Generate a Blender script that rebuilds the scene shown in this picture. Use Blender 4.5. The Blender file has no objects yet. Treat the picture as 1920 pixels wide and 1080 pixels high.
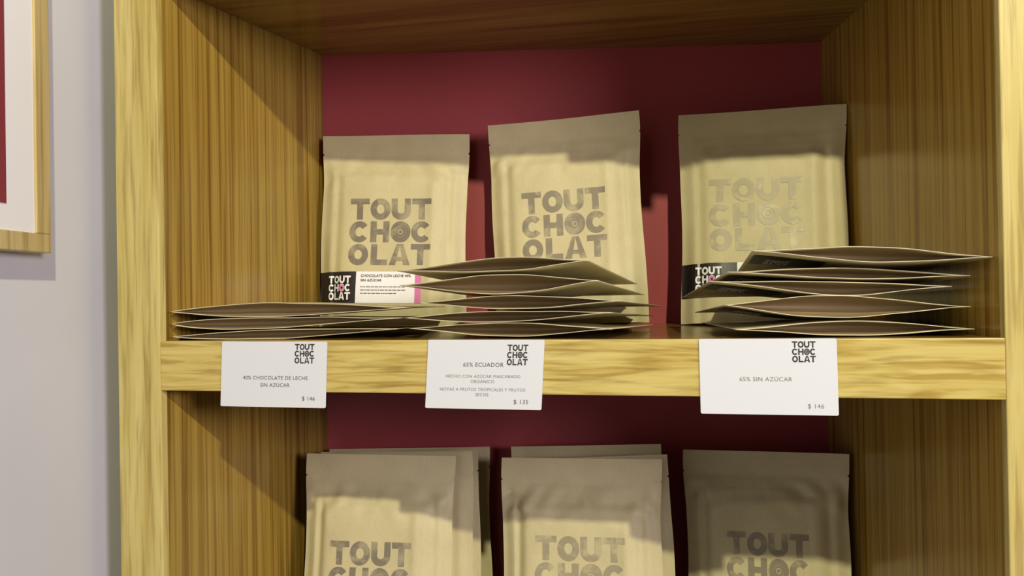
import bpy, bmesh, math, random
from mathutils import Vector, Matrix, noise
C = bpy.context.scene.collection
sc = bpy.context.scene

# ------------------------------------------------------------ camera, world, lights, exposure
cam_d = bpy.data.cameras.new('camera'); cam_d.lens = 30.0; cam_d.sensor_width = 36.0
cam_d.clip_start = 0.01; cam_d.clip_end = 50
cam = bpy.data.objects.new('camera', cam_d); C.objects.link(cam)
_r = Vector((0.9743, 0.2248, -0.0164)).normalized()
_f = Vector((-0.2247, 0.9744, 0.0062)).normalized()
_u = _r.cross(_f).normalized(); _f = _u.cross(_r)
cam.matrix_world = Matrix(((_r.x, _u.x, -_f.x, 0.3498), (_r.y, _u.y, -_f.y, -0.4915), (_r.z, _u.z, -_f.z, 0.0276), (0, 0, 0, 1)))
sc.camera = cam

w = bpy.data.worlds.new('world'); sc.world = w; w.use_nodes = True
w.node_tree.nodes['Background'].inputs[0].default_value = (0.92, 0.90, 1.0, 1)
w.node_tree.nodes['Background'].inputs[1].default_value = 0.035

def area_light(name, loc, target, size, power, col):
    d = bpy.data.lights.new(name, 'AREA'); d.shape = 'DISK'; d.size = size; d.energy = power; d.color = col
    o = bpy.data.objects.new(name, d); C.objects.link(o); o.location = loc
    o.rotation_euler = (Vector(target) - Vector(loc)).to_track_quat('-Z', 'Y').to_euler()
    return o
area_light('ceiling_spotlight', (0.76, -1.12, 0.82), (0.25, 0.1, 0.0), 0.036, 17.5, (1.0, 0.94, 0.64))
area_light('room_lamp', (2.1, -1.40, 0.38), (0.1, 0.1, 0.05), 0.6, 30, (1.0, 0.87, 0.96))

sc.view_settings.view_transform = 'Standard'; sc.view_settings.look = 'None'
sc.view_settings.exposure = 0.0; sc.view_settings.gamma = 1.0; sc.view_settings.use_curve_mapping = False

# ------------------------------------------------------------ materials
def lin(c):
    return tuple(((x/255)/12.92 if x/255 <= .04045 else ((x/255+.055)/1.055)**2.4) for x in c) + (1,)
def mat(name, col, rough=.6, spec=.5, metal=0, coat=0):
    m = bpy.data.materials.new(name); m.use_nodes = True
    b = m.node_tree.nodes['Principled BSDF']
    b.inputs['Base Color'].default_value = col; b.inputs['Roughness'].default_value = rough
    b.inputs['Specular IOR Level'].default_value = spec; b.inputs['Metallic'].default_value = metal
    if coat: b.inputs['Coat Weight'].default_value = coat; b.inputs['Coat Roughness'].default_value = .12
    return m
def noise_node(nt, scale, vec, detail=4, dist=0, rough=.5):
    n = nt.nodes.new('ShaderNodeTexNoise'); n.inputs['Scale'].default_value = scale
    n.inputs['Detail'].default_value = detail; n.inputs['Distortion'].default_value = dist; n.inputs['Roughness'].default_value = rough
    nt.links.new(vec, n.inputs['Vector']); return n
def mapping(nt, scale, loc=(0, 0, 0)):
    tc = nt.nodes.new('ShaderNodeTexCoord'); mp = nt.nodes.new('ShaderNodeMapping')
    mp.inputs['Scale'].default_value = scale; mp.inputs['Location'].default_value = loc
    nt.links.new(tc.outputs['Object'], mp.inputs['Vector']); return mp.outputs['Vector']
def ramp(nt, fac, stops):
    r = nt.nodes.new('ShaderNodeValToRGB'); e = r.color_ramp.elements
    while len(e) < len(stops): e.new(.5)
    for k, (p, c) in enumerate(stops): e[k].position = p; e[k].color = c
    nt.links.new(fac, r.inputs['Fac']); return r.outputs['Color']
def mixc(nt, a, b, fac, mode='MIX'):
    m = nt.nodes.new('ShaderNodeMix'); m.data_type = 'RGBA'; m.blend_type = mode
    for s, v in ((m.inputs[6], a), (m.inputs[7], b), (m.inputs[0], fac)):
        if hasattr(v, 'links'): nt.links.new(v, s)
        else: s.default_value = v
    return m.outputs[2]
def wood(name, axis, light, mid, dark, fine=260, broad=34, along=3.0, rough=.32, wav=.6, spec=.5, seed=0):
    """Oak: grain lines run along `axis`, with broad growth bands and fine pores."""
    m = mat(name, mid, rough, spec); nt = m.node_tree; b = nt.nodes['Principled BSDF']
    def s(k, a): v = [k, k, k]; v['xyz'.index(axis)] = a; return v
    n1 = noise_node(nt, 1, mapping(nt, s(broad, along), (seed, seed*.7, seed*1.3)), 3, wav)
    n2 = noise_node(nt, 1, mapping(nt, s(fine, along*2.2), (seed*2, 3, 1)), 3, .25)
    n3 = noise_node(nt, 1, mapping(nt, s(fine*2.6, 22), (1, seed, 5)), 2, 0)
    c1 = ramp(nt, n1.outputs['Fac'], [(.36, dark), (.47, mid), (.62, light)])
    c2 = ramp(nt, n2.outputs['Fac'], [(.36, (.50, .42, .30, 1)), (.50, (.98, .97, .95, 1)), (.7, (1.0, 1.0, 1.0, 1))])
    c3 = ramp(nt, n3.outputs['Fac'], [(.30, (.80, .77, .7, 1)), (.45, (1, 1, 1, 1))])
    c = mixc(nt, c1, c2, .55, 'MULTIPLY'); c = mixc(nt, c, c3, .6, 'MULTIPLY')
    nt.links.new(c, b.inputs['Base Color'])
    bp = nt.nodes.new('ShaderNodeBump'); bp.inputs['Strength'].default_value = .12; bp.inputs['Distance'].default_value = .0006
    nt.links.new(n2.outputs['Fac'], bp.inputs['Height']); nt.links.new(bp.outputs[0], b.inputs['Normal'])
    return m
M = {}
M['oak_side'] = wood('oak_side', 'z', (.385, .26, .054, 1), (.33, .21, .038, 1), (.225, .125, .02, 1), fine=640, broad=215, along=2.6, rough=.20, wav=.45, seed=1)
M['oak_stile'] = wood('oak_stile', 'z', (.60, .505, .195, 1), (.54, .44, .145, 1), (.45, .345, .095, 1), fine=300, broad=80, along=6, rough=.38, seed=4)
M['oak_shelf'] = wood('oak_shelf', 'x', (.60, .49, .165, 1), (.54, .42, .118, 1), (.40, .285, .06, 1), fine=230, broad=115, along=9, rough=.36, wav=1.9, seed=7)
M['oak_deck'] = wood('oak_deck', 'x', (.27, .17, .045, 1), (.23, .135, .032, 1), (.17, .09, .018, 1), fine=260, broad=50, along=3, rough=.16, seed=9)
M['oak_frame'] = wood('oak_frame', 'z', (.62, .50, .24, 1), (.56, .44, .19, 1), (.50, .38, .15, 1), fine=200, rough=.45, seed=12)

def plaster(name, col, rough=.7, bump=.05):
    m = mat(name, col, rough, .3); nt = m.node_tree; b = nt.nodes['Principled BSDF']
    n = noise_node(nt, 90, mapping(nt, (1, 1, 1)), 5)
    bp = nt.nodes.new('ShaderNodeBump'); bp.inputs['Strength'].default_value = bump; bp.inputs['Distance'].default_value = .001
    nt.links.new(n.outputs['Fac'], bp.inputs['Height']); nt.links.new(bp.outputs[0], b.inputs['Normal'])
    nb = noise_node(nt, 9, mapping(nt, (1, 1, 1)), 3)
    c = ramp(nt, nb.outputs['Fac'], [(.3, tuple(x*.95 for x in col[:3]) + (1,)), (.7, col)])
    nt.links.new(c, b.inputs['Base Color'])
    return m
M['red'] = plaster('maroon_paint', (.36, .060, .066, 1), .5)
M['wall'] = plaster('grey_paint', (.70, .72, .80, 1), .6)
M['mat'] = mat('mat_board', (.88, .88, .92, 1), .7)
M['art'] = plaster('maroon_print', (.25, .035, .05, 1), .6)
M['card'] = mat('card_stock', (.66, .685, .74, 1), .55, .3)
M['black'] = mat('black_print', (.012, .011, .011, 1), .35)
M['white'] = mat('white_print', (.85, .85, .88, 1), .5)
M['pink'] = mat('pink_print', (.65, .18, .42, 1), .5)
M['grey_text'] = mat('grey_print', (.07, .068, .065, 1), .6)
M['faint_text'] = mat('faint_print', (.22, .215, .21, 1), .6)
M['dark_text'] = mat('dark_print', (.035, .03, .03, 1), .5)
KR = (.565, .505, .29, 1)
def kraft(name, col):
    m = mat(name, col, .52, .35); nt = m.node_tree; b = nt.nodes['Principled BSDF']
    n = noise_node(nt, 45, mapping(nt, (1, 1, 1)), 5)
    c = ramp(nt, n.outputs['Fac'], [(.3, tuple(x*.93 for x in col[:3]) + (1,)), (.7, tuple(min(1, x*1.04) for x in col[:3]) + (1,))])
    f = noise_node(nt, 1, mapping(nt, (900, 900, 260)), 2)
    c2 = ramp(nt, f.outputs['Fac'], [(.3, (.90, .89, .86, 1)), (.5, (1, 1, 1, 1))])
    c = mixc(nt, c, c2, .6, 'MULTIPLY'); nt.links.new(c, b.inputs['Base Color'])
    n2 = noise_node(nt, 130, mapping(nt, (1, 1, 1)), 4)
    bp = nt.nodes.new('ShaderNodeBump'); bp.inputs['Strength'].default_value = .10; bp.inputs['Distance'].default_value = .0008
    nt.links.new(n2.outputs['Fac'], bp.inputs['Height']); nt.links.new(bp.outputs[0], b.inputs['Normal'])
    return m
M['kraft'] = kraft('kraft_paper', KR)
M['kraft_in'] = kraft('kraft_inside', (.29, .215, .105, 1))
M['kraft_edge'] = mat('kraft_cut_edge', (.60, .54, .38, 1), .6)
def ink(name, col, fade_glare, scale=70, seed=0):
    """worn stamp ink: patches rub through to the kraft paper; strong paling also paints in glare"""
    m = mat(name, col, .42, .5); nt = m.node_tree; b = nt.nodes['Principled BSDF']
    n = noise_node(nt, scale, mapping(nt, (1, 1, 1), (seed, 0, seed)), 6, .4, .65)
    mid = tuple(a*(1-fade_glare) + k*fade_glare for a, k in zip(col[:3], KR[:3])) + (1,)
    hi = tuple(a*(1-min(1, fade_glare+.35)) + k*min(1, fade_glare+.35) for a, k in zip(col[:3], KR[:3])) + (1,)
    c = ramp(nt, n.outputs['Fac'], [(.36, mid), (.48, mid), (.63, hi)])
    nt.links.new(c, b.inputs['Base Color']); return m
INK = (.115, .092, .082, 1)

# ------------------------------------------------------------ helpers
def link(name, me, material=None, parent=None):
    o = bpy.data.objects.new(name, me); C.objects.link(o)
    if material is not None:
        for x in (material if isinstance(material, (list, tuple)) else [material]): me.materials.append(x)
    if parent is not None: o.parent = parent
    return o
def mesh_of(name, verts, faces, smooth=False):
    me = bpy.data.meshes.new(name); me.from_pydata([tuple(v) for v in verts], [], faces); me.update()
    if smooth:
        for p in me.polygons: p.use_smooth = True
    return me
def empty(name, loc=(0, 0, 0), matrix=None):
    o = bpy.data.objects.new(name, None); o.empty_display_size = .02; C.objects.link(o)
    if matrix is not None: o.matrix_world = matrix
    else: o.location = loc
    return o
def tag(o, label=None, cat=None, group=None, kind=None):
    if label: o['label'] = label
    if cat: o['category'] = cat
    if group: o['group'] = group
    if kind: o['kind'] = kind
def bevel(o, wdt, seg=2):
    m = o.modifiers.new('bevel', 'BEVEL'); m.width = wdt; m.segments = seg; m.limit_method = 'ANGLE'
    return o
def prism(name, plan, z0, z1, material, parent=None, bev=0):
    n = len(plan)
    v = [(x, y, z0) for x, y in plan] + [(x, y, z1) for x, y in plan]
    f = [list(range(n))[::-1], list(range(n, 2*n))] + [[i, (i+1) % n, n+(i+1) % n, n+i] for i in range(n)]
    o = link(name, mesh_of(name, v, f), material, parent)
    if bev: bevel(o, bev)
    return o
def box(name, a, b, material, parent=None, bev=0):
    return prism(name, [(a[0], a[1]), (b[0], a[1]), (b[0], b[1]), (a[0], b[1])], a[2], b[2], material, parent, bev)
def sstep(a, b, x):
    t = max(0, min(1, (x-a)/(b-a))); return t*t*(3-2*t)

# block letters on a unit cell: x 0..1, y 0..1 (up); returned as quads already cut small
def _rect(x0, y0, x1, y1, nx=3, ny=4):
    q = []
    for i in range(nx):
        for j in range(ny):
            a, b = x0+(x1-x0)*i/nx, x0+(x1-x0)*(i+1)/nx; c, d = y0+(y1-y0)*j/ny, y0+(y1-y0)*(j+1)/ny
            q.append(((a, c), (b, c), (b, d), (a, d)))
    return q
def _quad(p0, p1, p2, p3, n=5):
    q = []
    L = lambda a, b, t: (a[0]+(b[0]-a[0])*t, a[1]+(b[1]-a[1])*t)
    for i in range(n):
        q.append((L(p0, p3, i/n), L(p1, p2, i/n), L(p1, p2, (i+1)/n), L(p0, p3, (i+1)/n)))
    return q
def _ring(cx, cy, rx, ry, tx, ty, a0=0, a1=360, n=28):
    q = []
    P = lambda a, f: (cx+(rx-tx*f)*math.cos(a), cy+(ry-ty*f)*math.sin(a))
    for i in range(n):
        s, e = math.radians(a0+(a1-a0)*i/n), math.radians(a0+(a1-a0)*(i+1)/n)
        for k in (0, 1):
            q.append((P(s, k/2), P(e, k/2), P(e, (k+1)/2), P(s, (k+1)/2)))
    return q
def glyph(ch, t=.305):
    if ch == 'T': return _rect(.02, 1-t*.86, .98, 1, 6, 2) + _rect(.5-t/2, 0, .5+t/2, 1-t*.86, 2, 5)
    if ch == 'O': return _ring(.5, .5, .5, .51, t, t*.92)
    if ch == 'C': return _ring(.5, .5, .5, .51, t, t*.92, 38, 322, 24)
    if ch == 'U': return _rect(.02, .42, .02+t, 1, 2, 4) + _rect(.98-t, .42, .98, 1, 2, 4) + _ring(.5, .42, .48, .43, t, t*.95, 180, 360, 16)
    if ch == 'H': return _rect(.03, 0, .03+t, 1, 2, 6) + _rect(.97-t, 0, .97, 1, 2, 6) + _rect(.03+t, .5-t*.42, .97-t, .5+t*.42, 3, 2)
    if ch == 'L': return _rect(.1, t*.86, .1+t, 1, 2, 5) + _rect(.1, 0, .92, t*.86, 5, 2)
    if ch == 'A':
        return (_quad((-.02, 0), (t, 0), (.5, .98), (.34, 1)) + _quad((1-t, 0), (1.02, 0), (.66, 1), (.5, .98))
                + _quad((.30, .20), (.70, .20), (.62, .38), (.38, .38), 2) + [((.34, 1), (.5, .90), (.66, 1), (.5, 1.0))])
    return []
def logo_quads(x, y, wdt, hgt, t=.305, pitch=1.09):
    """three rows of four letters; (x, y) = top-left corner, y up. Returns (letters, eye)."""
    rows = ['TOUT', 'CHOC', 'OLAT']; rh = hgt/(2*pitch+1); cw = wdt/4
    let, eye = [], []
    for r, row in enumerate(rows):
        y0 = y - rh - r*rh*pitch
        for c, ch in enumerate(row):
            x0 = x + c*cw + cw*.015; s = cw*.97
            if r == 1 and c == 2:
                q = _ring(.5, .5, .5, .51, t*.8, t*.8)
                e = _ring(.5, .5, .25, .25, .12, .12, n=12) + _ring(.5, .5, .09, .09, .085, .085, n=8)
                eye += [[(x0+a*s, y0+b*rh) for a, b in f] for f in e]
            else: q = glyph(ch, t)
            let += [[(x0+a*s, y0+b*rh) for a, b in f] for f in q]
    return let, eye
def quads_mesh(name, quads, fn):
    v, f = [], []
    for q in quads:
        k = len(v); v += [fn(a, b) for a, b in q]; f.append(list(range(k, k+len(q))))
    return mesh_of(name, v, f)
def text_tris(body, size, align='CENTER', bold=0.0, spacing=1.0):
    """outline text turned into flat polygons with x along the line and y up"""
    cu = bpy.data.curves.new('text', 'FONT'); cu.body = body; cu.size = size; cu.align_x = align; cu.offset = bold
    cu.resolution_u = 3; cu.space_character = spacing
    ob = bpy.data.objects.new('text', cu); C.objects.link(ob)
    dg = bpy.context.evaluated_depsgraph_get(); me = bpy.data.meshes.new_from_object(ob.evaluated_get(dg))
    out = [[(me.vertices[i].co.x, me.vertices[i].co.y) for i in p.vertices] for p in me.polygons]
    bpy.data.objects.remove(ob); bpy.data.curves.remove(cu); bpy.data.meshes.remove(me)
    return out
def shift(qs, dx, dy): return [[(a+dx, b+dy) for a, b in q] for q in qs]

# ------------------------------------------------------------ the oak cabinet
H = 0.2364; TB = 0.0322
BL = (0.0268, 0.1917); BR = (0.4453, 0.2739)
ZT, ZB = H + TB + .04, -0.2686 - TB - .04
cab = empty('display_cabinet', (0.25, 0.0, ZB))
tag(cab, 'oak display cabinet with a maroon back holding the brown paper pouches', 'cabinet')
def cpart(fn, *a, **k):
    o = fn(*a, **k); o.parent = cab; o.matrix_parent_inverse = Matrix.Translation(-cab.location); return o
bt = .012                                     # back panel thickness
cabp = []
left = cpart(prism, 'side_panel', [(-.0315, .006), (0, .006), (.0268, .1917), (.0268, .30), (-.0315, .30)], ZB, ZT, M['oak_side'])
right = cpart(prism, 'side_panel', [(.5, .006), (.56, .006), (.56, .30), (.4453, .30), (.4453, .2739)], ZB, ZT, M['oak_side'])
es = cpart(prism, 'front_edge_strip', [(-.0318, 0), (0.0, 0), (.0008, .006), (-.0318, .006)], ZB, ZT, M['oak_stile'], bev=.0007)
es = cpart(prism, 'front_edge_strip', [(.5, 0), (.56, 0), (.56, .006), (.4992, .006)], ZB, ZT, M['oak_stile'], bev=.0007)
cpart(prism, 'back_panel', [BL, BR, (BR[0]-.003, BR[1]+.012), (BL[0]-.003, BL[1]+.012)], ZB, ZT, M['red'])
def inner(y0, y1, e=0.0):
    """plan of a board between the side panels from depth y0 to the back panel"""
    l = lambda y: BL[0]*y/BL[1]; r = lambda y: .5 - (.5-BR[0])*y/BR[1]
    return [(l(y0), y0), (r(y0), y0)] + ([(BR[0], BR[1]), (BL[0], BL[1])] if y1 is None else [(r(y1), y1), (l(y1), y1)])
def board(name, z1, zt=TB):
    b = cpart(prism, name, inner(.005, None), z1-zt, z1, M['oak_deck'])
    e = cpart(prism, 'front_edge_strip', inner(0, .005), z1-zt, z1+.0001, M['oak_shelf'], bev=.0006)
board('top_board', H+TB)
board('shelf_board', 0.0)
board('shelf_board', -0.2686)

# ------------------------------------------------------------ wall on the left with the framed picture
wd = Vector((-.188, .982, 0)).normalized(); wn = Vector((.982, .188, 0)).normalized(); w0 = Vector((-.05, 0, 0))
def wp(s, o=0): p = w0 + wd*s + wn*o; return (p.x, p.y)
lw = prism('wall_left', [wp(-1.4), wp(.35), wp(.35, -.08), wp(-1.4, -.08)], -1.0, 1.5, M['wall']); tag(lw, kind='structure')
bw = box('wall_back', (-.6, .32, -1.0), (1.2, .40, 1.5), M['wall']); tag(bw, kind='structure')

pic = empty('framed_picture', (*wp(-.18, 0.001), .056))
tag(pic, 'framed picture with white mat and maroon print hung on the grey wall', 'picture')
s1, s0, zb, zt_ = -.0678, -.36, .0555, .42; fw_, fh, dp = .0140, .0108, .012
def pp(fn, *a, **k):
    o = fn(*a, **k); o.parent = pic; o.matrix_parent_inverse = Matrix.Translation(-pic.location); return o
def wbox(name, sa, sb, oa, ob_, za, zb_, m, bev=0):
    return pp(prism, name, [wp(sa, oa), wp(sa, ob_), wp(sb, ob_), wp(sb, oa)], za, zb_, m, bev=bev)
wbox('frame_rail', s0, s1, .001, dp, zb, zb+fh, M['oak_frame'], .0006)
wbox('frame_rail', s0, s1, .001, dp, zt_-fh, zt_, M['oak_frame'], .0006)
wbox('frame_stile', s1-fw_, s1, .001, dp, zb+fh, zt_-fh, M['oak_frame'], .0006)
wbox('frame_stile', s0, s0+fw_, .001, dp, zb+fh, zt_-fh, M['oak_frame'], .0006)
wbox('mat_board', s0+fw_, s1-fw_, .001, .0105, zb+fh, zt_-fh, M['mat'])
wbox('art_print', s0+fw_+.03, s1-fw_-.0262, .0105, .0110, zb+fh+.0145, zt_-fh-.016, M['art'])

# ------------------------------------------------------------ pouch builder (standing)
def make_standing(name, P, Q, z0, label, group, seed, lean=.09, logo=None, fade_glare=0.2, sticker=None, puff=1.0, curl=0.0):
    """P, Q: top-left and top-right corners; the base rests at z0."""
    P, Q = Vector(P), Vector(Q); X = (Q-P); wdt = X.length; X.normalize()
    up = Vector((0, math.sin(lean), math.cos(lean))); up = (up - X*up.dot(X)).normalized(); Yb = up.cross(X).normalized()
    mid = (P+Q)/2; h = (mid.z - z0 - .0006)/up.z; base = mid - up*h
    mw = Matrix(((X.x, Yb.x, up.x, base.x), (X.y, Yb.y, up.y, base.y), (X.z, Yb.z, up.z, base.z), (0, 0, 0, 1)))
    root = empty(name, matrix=mw); tag(root, label, 'pouch', group)
    rnd = random.Random(seed); ph = [rnd.uniform(0, 10) for _ in range(6)]; ridge_u = rnd.uniform(.55, .66); lr = rnd.choice((-1, 1))
    vn = 1 - .0165/h
    nrm = lambda u, v: noise.noise(Vector((u*2.1+ph[0], v*3.0+ph[1], seed)))
    def half(v):      # the sides pull in where the pouch is full
        return wdt/2*(1 - .028*puff*sstep(.95, .70, v)*(1 - .35*sstep(.25, 0, v)))
    def thick(u, v):
        a = abs(u)
        side = sstep(1.0, .80, a)
        side2 = sstep(1.0, .50, a)
        prof = .0035 + .0062*sstep(.60, .05, v) + .0022*sstep(.86, .76, v)
        t = side*prof*sstep(.90, .80, v)*.72 + side2*prof*.5*sstep(.88, .66, v)
        # raised block of the bar inside, with creases along its sides
        t += .0016*sstep(.74, .66, a)*sstep(.80, .775, v)
        t -= (.0013 + (.0014 if puff > 1 and u < 0 else 0))*math.exp(-((a-.775)/.03)**2)*sstep(.84, .76, v)
        t += .0011*math.exp(-((u-ridge_u*1.0)/.06)**2)*sstep(.80, .70, v)
        # zip line, and the soft wrinkles that fan out below it
        t += .0005*math.exp(-((v-.862)/.006)**2)*sstep(1.0, .93, a)
        t -= .0004*math.exp(-((v-.848)/.005)**2)*sstep(1.0, .93, a)
        wr = noise.noise(Vector((u*5+v*6*(1 if u > 0 else -1)+ph[2], v*16+ph[3], seed*1.7)))
        t += (.0022 if puff <= 1 else .0036)*wr*math.exp(-((v-.80)/.075)**2)*(.35+a)*puff*sstep(1, .9, a)
        t += .0009*nrm(u, v)*side*sstep(.95, .8, v)
        return t*puff
    def bend(u, v):
        return -.0015*math.sin(u*2.2+ph[4])*sstep(.7, 1, v) + curl*sstep(.8, 1.0, v)*u*.006
    def front(u, v, off=0.0):
        return Vector((half(v)*u + .0006*math.sin(v*9+ph[5])*sstep(.6, 1, abs(u)), -thick(u, v) - .0003 - off + bend(u, v), v*h))
    def back(u, v):
        t = .0010 + sstep(1.0, .7, abs(u))*(.003*sstep(.5, .0, v) + .001)*sstep(.9, .75, v)
        return Vector((half(v)*u + .0006*math.sin(v*9+ph[5])*sstep(.6, 1, abs(u)), t*sstep(1.0, .9, abs(u))*sstep(.93, .85, v) + bend(u, v), v*h))
    us = [-1 + 2*i/56 for i in range(57)]
    vs = sorted([i/64 for i in range(65)] + [vn-.0011/h, vn, vn+.0011/h])
    def sheet(nm, fn, flip=False):
        V = []
        for v in vs:
            for u in us:
                p = fn(u, v)
                if abs(u) == 1 and v == vn: p.x *= (1 - .0026/wdt)
                V.append(p)
        n = len(us); F = []
        for j in range(len(vs)-1):
            for i in range(n-1):
                q = [j*n+i, j*n+i+1, (j+1)*n+i+1, (j+1)*n+i]; F.append(q[::-1] if flip else q)
        return link(nm, mesh_of(nm, V, F, True), [M['kraft'], M['kraft_edge']], root)
    o = sheet('front_panel', front); sheet('back_panel', back, True)
    # folded bottom gusset between the two panels
    V, F = [], []
    for i, u in enumerate(us):
        a, b = front(u, 0), back(u, 0)
        for k in range(7):
            q = k/6; p = a.lerp(b, q); p.z += (1-(2*q-1)**2)*.010*sstep(1, .6, abs(u)); V.append(p)
    for i in range(len(us)-1):
        for k in range(6): F.append([i*7+k, i*7+k+1, (i+1)*7+k+1, (i+1)*7+k])
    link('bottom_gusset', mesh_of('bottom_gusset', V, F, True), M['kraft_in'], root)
    def on(off):
        def fn(x, z):
            v = min(max(z/h, 0), 1); u = x/half(v)
            return front(max(-1, min(1, u)), v, off)
        return fn
    if logo:
        lx, ltop, lw_, lh = logo
        let, eye = logo_quads(lx-lw_/2, h-ltop, lw_, lh)
        im = ink('stamp_ink', INK, fade_glare, seed=seed)
        ringq = []
        lo = link('printed_logo', quads_mesh('printed_logo', let+eye, on(.00025)), im, root)
        lo['label'] = 'worn grey stamped lettering'
    if sticker:
        x0, x1, za, zb_ = sticker['x0'], sticker['x1'], sticker['z0'], sticker['z1']; xb = sticker['xb']
        full = sticker.get('full', True)
        def patch(nm, a, b, c, d, m, off, par):
            q = _rect(a, c, b, d, max(2, int((b-a)/.002)), 12)
            return link(nm, quads_mesh(nm, q, on(off)), m, par)
        L0 = -half(.2)+.0002
        st = patch('label_sticker', L0, x1, za, zb_, M['white'], .0003, root); st['label'] = 'white and black paper label'
        patch('black_block', L0, xb, za, zb_, M['black'], .00045, st)
        patch('pink_stripe', x1-.0052, x1, za, zb_, M['pink'], .00045, st)
        s = sticker['ls']; let, eye = logo_quads(sticker['lx'], sticker['lz'], s, s*.97, .28, 1.1)
        link('label_logo', quads_mesh('label_logo', let, on(.0011)), M['white'], st)
        # pink O with its eye
        rh = s*.97/(3.2); cx = sticker['lx'] + s*.625; cz = sticker['lz'] - rh*1.6
        link('label_rosette', quads_mesh('label_rosette', [[(cx+a*.0024, cz+b*.0026) for a, b in q] for q in _ring(0, 0, 1, 1, .62, .62, n=14)], on(.0013)), M['pink'], st)
        for ln in sticker.get('text', []):
            bx, bz, sz, tx = ln
            link('label_text', quads_mesh('label_text', shift(text_tris(tx, sz, 'LEFT', 0.00002), bx, bz), on(.0009)), M['dark_text'], st)
        if sticker.get('fine'):
            fx, fz = sticker['fine']; qs = []
            for r in range(3):
                x = fx
                while x < fx + (.037, .034, .028)[r]:
                    l = rnd.uniform(.0012, .0035); qs += _rect(x, fz-r*.0027, x+l, fz-r*.0027+.0006, 1, 1); x += l+.0006
            link('fine_print', quads_mesh('fine_print', qs, on(.0006)), M['grey_text'], st)
    return root

stk = dict(x0=0, x1=.0265, z0=.0195, z1=.0455, xb=-.0275, lx=-.0520, lz=.0420, ls=.0205)
G1 = 'kraft pouches standing on the upper shelf'; G2 = 'kraft pouches standing on the lower shelf'
s1_ = dict(stk); s1_['text'] = [(-.0235, .0410, .0030, 'CHOCOLATE CON LECHE 40%'), (-.0235, .0373, .0030, 'SIN AZÚCAR')]; s1_['fine'] = (-.0235, .0325)
make_standing('kraft_pouch', (0.0320, 0.1800, 0.1643), (0.1560, 0.2000, 0.1617), 0,
              'kraft pouch standing against the left side, pink striped white label', G1, 3, lean=.08, logo=(-.001, .0560, .0690, .0560), fade_glare=.15, sticker=s1_)
make_standing('kraft_pouch', (0.1741, 0.1900, 0.1661), (0.2975, 0.1950, 0.1716), 0,
              'tilted kraft pouch standing in the middle of the upper shelf', G1, 11, lean=.10, logo=(-.001, .0610, .0680, .0560), fade_glare=.25)
s3_ = dict(stk); s3_['z0'] = .0200; s3_['z1'] = .0470; s3_['lz'] = .0440; s3_['xb'] = -.020; s3_['lx'] = -.0520
make_standing('kraft_pouch', (0.3277, 0.2170, 0.1707), (0.4564, 0.2150, 0.1705), 0,
              'bright kraft pouch standing on the right of the upper shelf, worn lettering paled by painted glare', G1, 23, lean=.10, logo=(-.005, .0570, .0725, .0575), fade_glare=.62, sticker=s3_)  # ink colour lightened for wear and to paint in specular glare
Z2 = -0.2686
make_standing('kraft_pouch', (0.0361, 0.1350, -0.0973), (0.1562, 0.1450, -0.0981), Z2,
              'wrinkled kraft pouch, frontmost of the left row on the lower shelf', G2, 5, lean=.16, logo=(-.0025, .0650, .0650, .0560), fade_glare=.2, puff=1.1, curl=.3)
make_standing('kraft_pouch', (0.0347, 0.1500, -0.1005), (0.1654, 0.1600, -0.0969), Z2,
              'kraft pouch directly behind the frontmost left one, lower shelf', G2, 6, lean=.11, logo=(0, .0640, .0650, .0560), puff=.55)
make_standing('kraft_pouch', (0.0356, 0.1600, -0.1010), (0.1674, 0.1700, -0.0974), Z2,
              'thin kraft pouch sliver, third in the left row, lower shelf', G2, 8, lean=.06, logo=(0, .0640, .0650, .0560), puff=.5)
make_standing('kraft_pouch', (0.0351, 0.1750, -0.1016), (0.1698, 0.1950, -0.0992), Z2,
              'rearmost kraft pouch of the left row, its right edge sticking out furthest', G2, 9, lean=.02, logo=(0, .0640, .0650, .0560), puff=.5)
make_standing('kraft_pouch', (0.1875, 0.1650, -0.1023), (0.3129, 0.1650, -0.1001), Z2,
              'kraft pouch, frontmost of the middle row on the lower shelf', G2, 12, lean=.15, logo=(.0005, .0575, .0690, .0570), fade_glare=.45, puff=1.1)
make_standing('kraft_pouch', (0.1914, 0.1760, -0.1060), (0.3168, 0.1760, -0.0984), Z2,
              'kraft pouch peeking out right behind the middle front one, lower shelf', G2, 13, lean=.10, logo=(0, .0600, .0690, .0570), puff=.6)
make_standing('kraft_pouch', (0.1881, 0.2000, -0.0996), (0.3110, 0.1950, -0.0941), Z2,
              'shaded kraft pouch at the back of the middle row, lower shelf', G2, 14, lean=.03, logo=(0, .0600, .0690, .0570), puff=.6)
make_standing('kraft_pouch', (0.3273, 0.2150, -0.1015), (0.4532, 0.2100, -0.1007), Z2,
              'kraft pouch standing alone on the right of the lower shelf', G2, 29, lean=.10, logo=(.0005, .0610, .0620, .0560), fade_glare=.3, puff=1.15)

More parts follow.
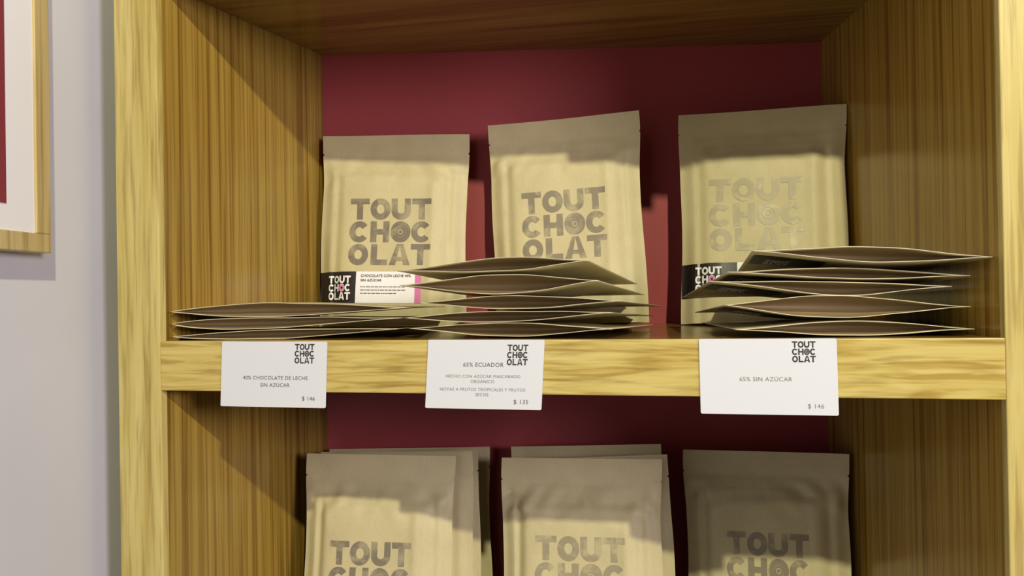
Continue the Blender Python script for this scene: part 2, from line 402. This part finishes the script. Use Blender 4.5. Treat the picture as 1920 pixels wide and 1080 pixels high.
# ------------------------------------------------------------ pouches lying in stacks, bottom gusset to the front
def make_lying(P, Q, zu, zl, L, farz, label, group, seed, peak=.5, sticker=False, pw=1.5, gus=.016):
    P, Q = Vector(P), Vector(Q); X = Vector((Q.x-P.x, Q.y-P.y, 0)); wdt = X.length; X.normalize(); Yd = Vector((-X.y, X.x, 0))
    root = empty('kraft_pouch', ((P.x+Q.x)/2, (P.y+Q.y)/2, zl)); tag(root, label, 'pouch', group)
    rnd = random.Random(seed*7+1); ph = rnd.uniform(0, 20); ph2 = rnd.uniform(0, 20); zm = (P.z+Q.z)/2
    g = math.log(.5)/math.log(peak)
    def b(s):
        return math.sin(math.pi*min(1, max(0, s))**g)**pw
    def surf(top, s, v, off=0):
        zt = P.z + (Q.z-P.z)*s
        d = (zu if top else zl) - zm
        k = sstep(1.0, .40, v)
        wob = .0006*noise.noise(Vector((s*5+ph, v*3, ph2 + (3 if top else 0))))*math.sin(math.pi*s)**.6*sstep(1, .8, v)
        z = (zt*(1-v) + farz*v) + d*b(s)*k + wob + (.00022 if top else -.00022) + (off if top else -off)
        p = Vector((P.x, P.y, 0)) + X*(wdt*s) + Yd*(L*v + .003*math.sin(math.pi*s)*(1-v))
        return Vector((p.x, p.y, max(z, .0003))) - root.location
    ns, nv = 48, 26
    for top in (True, False):
        V = []; 
        for j in range(nv+1):
            for i in range(ns+1):
                s_, v_ = i/ns, j/nv
                V.append(surf(top, s_, v_))
        F = []
        for j in range(nv):
            for i in range(ns):
                q = [j*(ns+1)+i, j*(ns+1)+i+1, (j+1)*(ns+1)+i+1, (j+1)*(ns+1)+i]; F.append(q if top else q[::-1])
        nm = 'upper_panel' if top else 'lower_panel'
        o = link(nm, mesh_of(nm, V, F, True), [M['kraft'], M['kraft_edge']], root)
        so = o.modifiers.new('paper', 'SOLIDIFY'); so.thickness = .0004; so.offset = -1 ; so.material_offset_rim = 1
        if top: T0 = o
    V, F = [], []; nq = 8
    for i in range(ns+1):
        s_ = i/ns; a, c = surf(True, s_, 0), surf(False, s_, 0)
        for k in range(nq+1):
            q = k/nq; v_ = gus/L*b(s_)**.5*(1-(2*q-1)**2)**.7
            a2, c2 = surf(True, s_, v_+.01), surf(False, s_, v_+.01); V.append(a2.lerp(c2, q*.94+.03))
    for i in range(ns):
        for k in range(nq): F.append([i*(nq+1)+k, i*(nq+1)+k+1, (i+1)*(nq+1)+k+1, (i+1)*(nq+1)+k])
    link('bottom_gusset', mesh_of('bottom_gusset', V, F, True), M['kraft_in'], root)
    if sticker:
        fn = lambda a, c: surf(False, a, c, .0005)
        st = link('label_sticker', quads_mesh('label_sticker', _rect(.02, .10, .34, .36, 16, 8), fn), M['black'], root)
        st['label'] = 'black label on the underside'
        fn2 = lambda a, c: surf(False, a, c, .0008)
        let, eye = logo_quads(0, 0, .12, .15)
        link('label_logo', quads_mesh('label_logo', [[(.08+a, .18-c) for a, c in q] for q in let], fn2), M['white'], st)
    return root
gs = 'kraft pouches lying stacked on the upper shelf'
S2 = [((0.1574, 0.0200, 0.0430), (0.2812, 0.0040, 0.0462), 0.0492, 0.0411, .033, 'topmost kraft pouch lying on the middle stack'),
      ((0.1590, 0.0200, 0.0338), (0.2869, 0.0040, 0.0342), 0.0390, 0.0274, .025, 'second lying kraft pouch from the top of the middle stack'),
      ((0.1713, 0.0200, 0.0225), (0.2997, 0.0040, 0.0222), 0.0262, 0.0182, .0165, 'lying kraft pouch halfway up the middle stack of five'),
      ((0.1622, 0.0200, 0.0131), (0.2938, 0.0040, 0.0155), 0.0170, 0.0102, .0095, 'fourth lying kraft pouch from the top of the middle stack'),
      ((0.1645, 0.0200, 0.0064), (0.2942, 0.0040, 0.0059), 0.0095, 0.0014, .003, 'lowest lying kraft pouch of the middle stack, on the board')]
for k, (P, Q, zu, zl, fz, lb) in enumerate(S2):
    make_lying(P, Q, zu, zl, .135, fz, lb, gs, 31+k, peak=(.55, .52, .48, .45, .5)[k], pw=1.35)
S3 = [((0.3737, 0.0040, 0.0492), (0.4985, 0.0100, 0.0427), 0.0499, 0.0419, .036, 'topmost kraft pouch lying on the right stack, touching the side'),
      ((0.3605, 0.0040, 0.0376), (0.4900, 0.0220, 0.0331), 0.0387, 0.0328, .028, 'second lying kraft pouch from the top of the right stack'),
      ((0.3502, 0.0040, 0.0324), (0.4806, 0.0220, 0.0274), 0.0315, 0.0241, .0225, 'lying kraft pouch halfway up the right stack of five'),
      ((0.3587, 0.0040, 0.0190), (0.4900, 0.0220, 0.0161), 0.0231, 0.0109, .0115, 'wide open kraft pouch, second from the bottom of the right stack'),
      ((0.3643, 0.0040, 0.0051), (0.4915, 0.0220, 0.0038), 0.0091, 0.0011, .004, 'lowest lying kraft pouch of the right stack, on the board')]
for k, (P, Q, zu, zl, fz, lb) in enumerate(S3):
    make_lying(P, Q, zu, zl, .140, fz, lb, gs, 51+k, peak=(.52, .5, .55, .45, .5)[k], sticker=(k < 4), pw=1.5)
S1 = [((0.0035, 0.0060, 0.0191), (0.1610, 0.0240, 0.0195), 0.0238, 0.0150, .018, 'topmost kraft pouch lying on the low left stack'),
      ((0.0045, 0.0060, 0.0110), (0.1570, 0.0240, 0.0130), 0.0146, 0.0073, .0105, 'middle pouch of the three lying in the low left stack'),
      ((0.0050, 0.0060, 0.0026), (0.1549, 0.0240, 0.0060), 0.0062, 0.0004, .003, 'lowest lying kraft pouch of the left stack, on the board')]
for k, (P, Q, zu, zl, fz, lb) in enumerate(S1):
    make_lying(P, Q, zu, zl, .130, fz, lb, gs, 71+k, peak=(.42, .33, .42)[k], pw=1.2, gus=.012)

# ------------------------------------------------------------ price cards on the board's front edge
def make_card(corners, label, logo, lines, tmat, bold=0.0):
    """corners: TL, TR, BR, BL as (x, z) on the front of the board"""
    tl, tr, br, bl = [Vector((c[0], 0, c[1])) for c in corners]
    X = (tr-tl+br-bl).normalized(); Z = Vector((-X.z, 0, X.x)); Yv = Vector((0, 1, 0))
    W_ = ((tr-tl).length+(br-bl).length)/2; H_ = ((tl-bl).length+(tr-br).length)/2
    o = (tl+tr+br+bl)/4 + Vector((0, -.0003, 0)); sh = (tl-bl).normalized().dot(X)
    mw = Matrix(((X.x, 0, Z.x, o.x), (0, 1, 0, o.y), (X.z, 0, Z.z, o.z), (0, 0, 0, 1)))
    root = empty('price_card', matrix=mw); tag(root, label, 'price card', 'white price cards on the board fronts')
    r = .0009; pts = []
    for cx, cz, a0 in ((W_/2-r, H_/2-r, 0), (-W_/2+r, H_/2-r, 90), (-W_/2+r, -H_/2+r, 180), (W_/2-r, -H_/2+r, 270)):
        for k in range(5):
            a = math.radians(a0+k*22.5); pts.append((cx+r*math.cos(a) + sh*(cz+r*math.sin(a)), cz+r*math.sin(a)))
    n = len(pts); V = [(x, -.0005, z) for x, z in pts] + [(x, 0.0, z) for x, z in pts]
    F = [list(range(n))[::-1], list(range(n, 2*n))] + [[i, (i+1) % n, n+(i+1) % n, n+i] for i in range(n)]
    link('card_sheet', mesh_of('card_sheet', V, F), M['card'], root)
    fn = lambda a, c: (a*W_/2, -.00062, c*H_/2)
    fm = lambda a, c: (a+sh*c, -.00062, c)
    lx, lz, lw_, lh = logo
    let, eye = logo_quads(lx*W_/2, lz*H_/2, lw_, lh, .25, 1.12)
    link('printed_logo', quads_mesh('printed_logo', let+eye, fm), M['dark_text'], root)
    for nm, tx, x, z, sz, al, mm in lines:
        q = shift(text_tris(tx, sz, al, bold, 1.08), x*W_/2, z*H_/2)
        link(nm, quads_mesh(nm, q, fm), M[mm], root)
make_card([(0.0456, -.0001), (0.1183, -.0007), (0.1165, -.0417), (0.0438, -.0417)],
          'white price card reading 40% chocolate de leche, below the low left stack', (.40, .93, .0135, .0122),
          [('product_text', '40% CHOCOLATE DE LECHE', .04, -.16, .0033, 'CENTER', 'grey_text'),
           ('product_text', 'SIN AZÚCAR', .04, -.38, .0033, 'CENTER', 'grey_text'),
           ('price_text', '$ 146', .80, -.78, .0036, 'RIGHT', 'grey_text')], None)
make_card([(0.1843, .0004), (0.2554, .0001), (0.2534, -.0410), (0.1816, -.0408)],
          'white price card reading 65% Ecuador, below the middle stack', (.38, .86, .0127, .0122),
          [('product_text', '65% ECUADOR', -.02, .22, .0035, 'CENTER', 'grey_text'),
           ('description_text', 'HECHO CON AZÚCAR MASCABADO', -.02, -.10, .0026, 'CENTER', 'faint_text'),
           ('description_text', 'ORGÁNICO', -.02, -.25, .0026, 'CENTER', 'faint_text'),
           ('description_text', 'NOTAS A FRUTOS TROPICALES Y FRUTOS', -.02, -.48, .0026, 'CENTER', 'faint_text'),
           ('description_text', 'SECOS', -.02, -.63, .0026, 'CENTER', 'faint_text'),
           ('price_text', '$ 135', .78, -.84, .0037, 'RIGHT', 'grey_text')], None)
make_card([(0.3438, .0001), (0.4169, .0004), (0.4173, -.0418), (0.3442, -.0415)],
          'white price card reading 65% sin azúcar, below the right stack', (.36, .93, .0125, .0115),
          [('product_text', '65% SIN AZÚCAR', -.03, -.12, .0034, 'CENTER', 'faint_text'),
           ('price_text', '$ 146', .80, -.82, .0035, 'RIGHT', 'faint_text')], None)

# the card on the board above: out of the frame, its shadow falls on the middle pouch
xc = .3150
make_card([(xc, H+TB), (xc+.072, H+TB), (xc+.072, H-.0095), (xc, H-.0095)],
          'white card with only a logo, hanging from the top board above the pouches', (.36, .93, .0125, .0115), [], None)
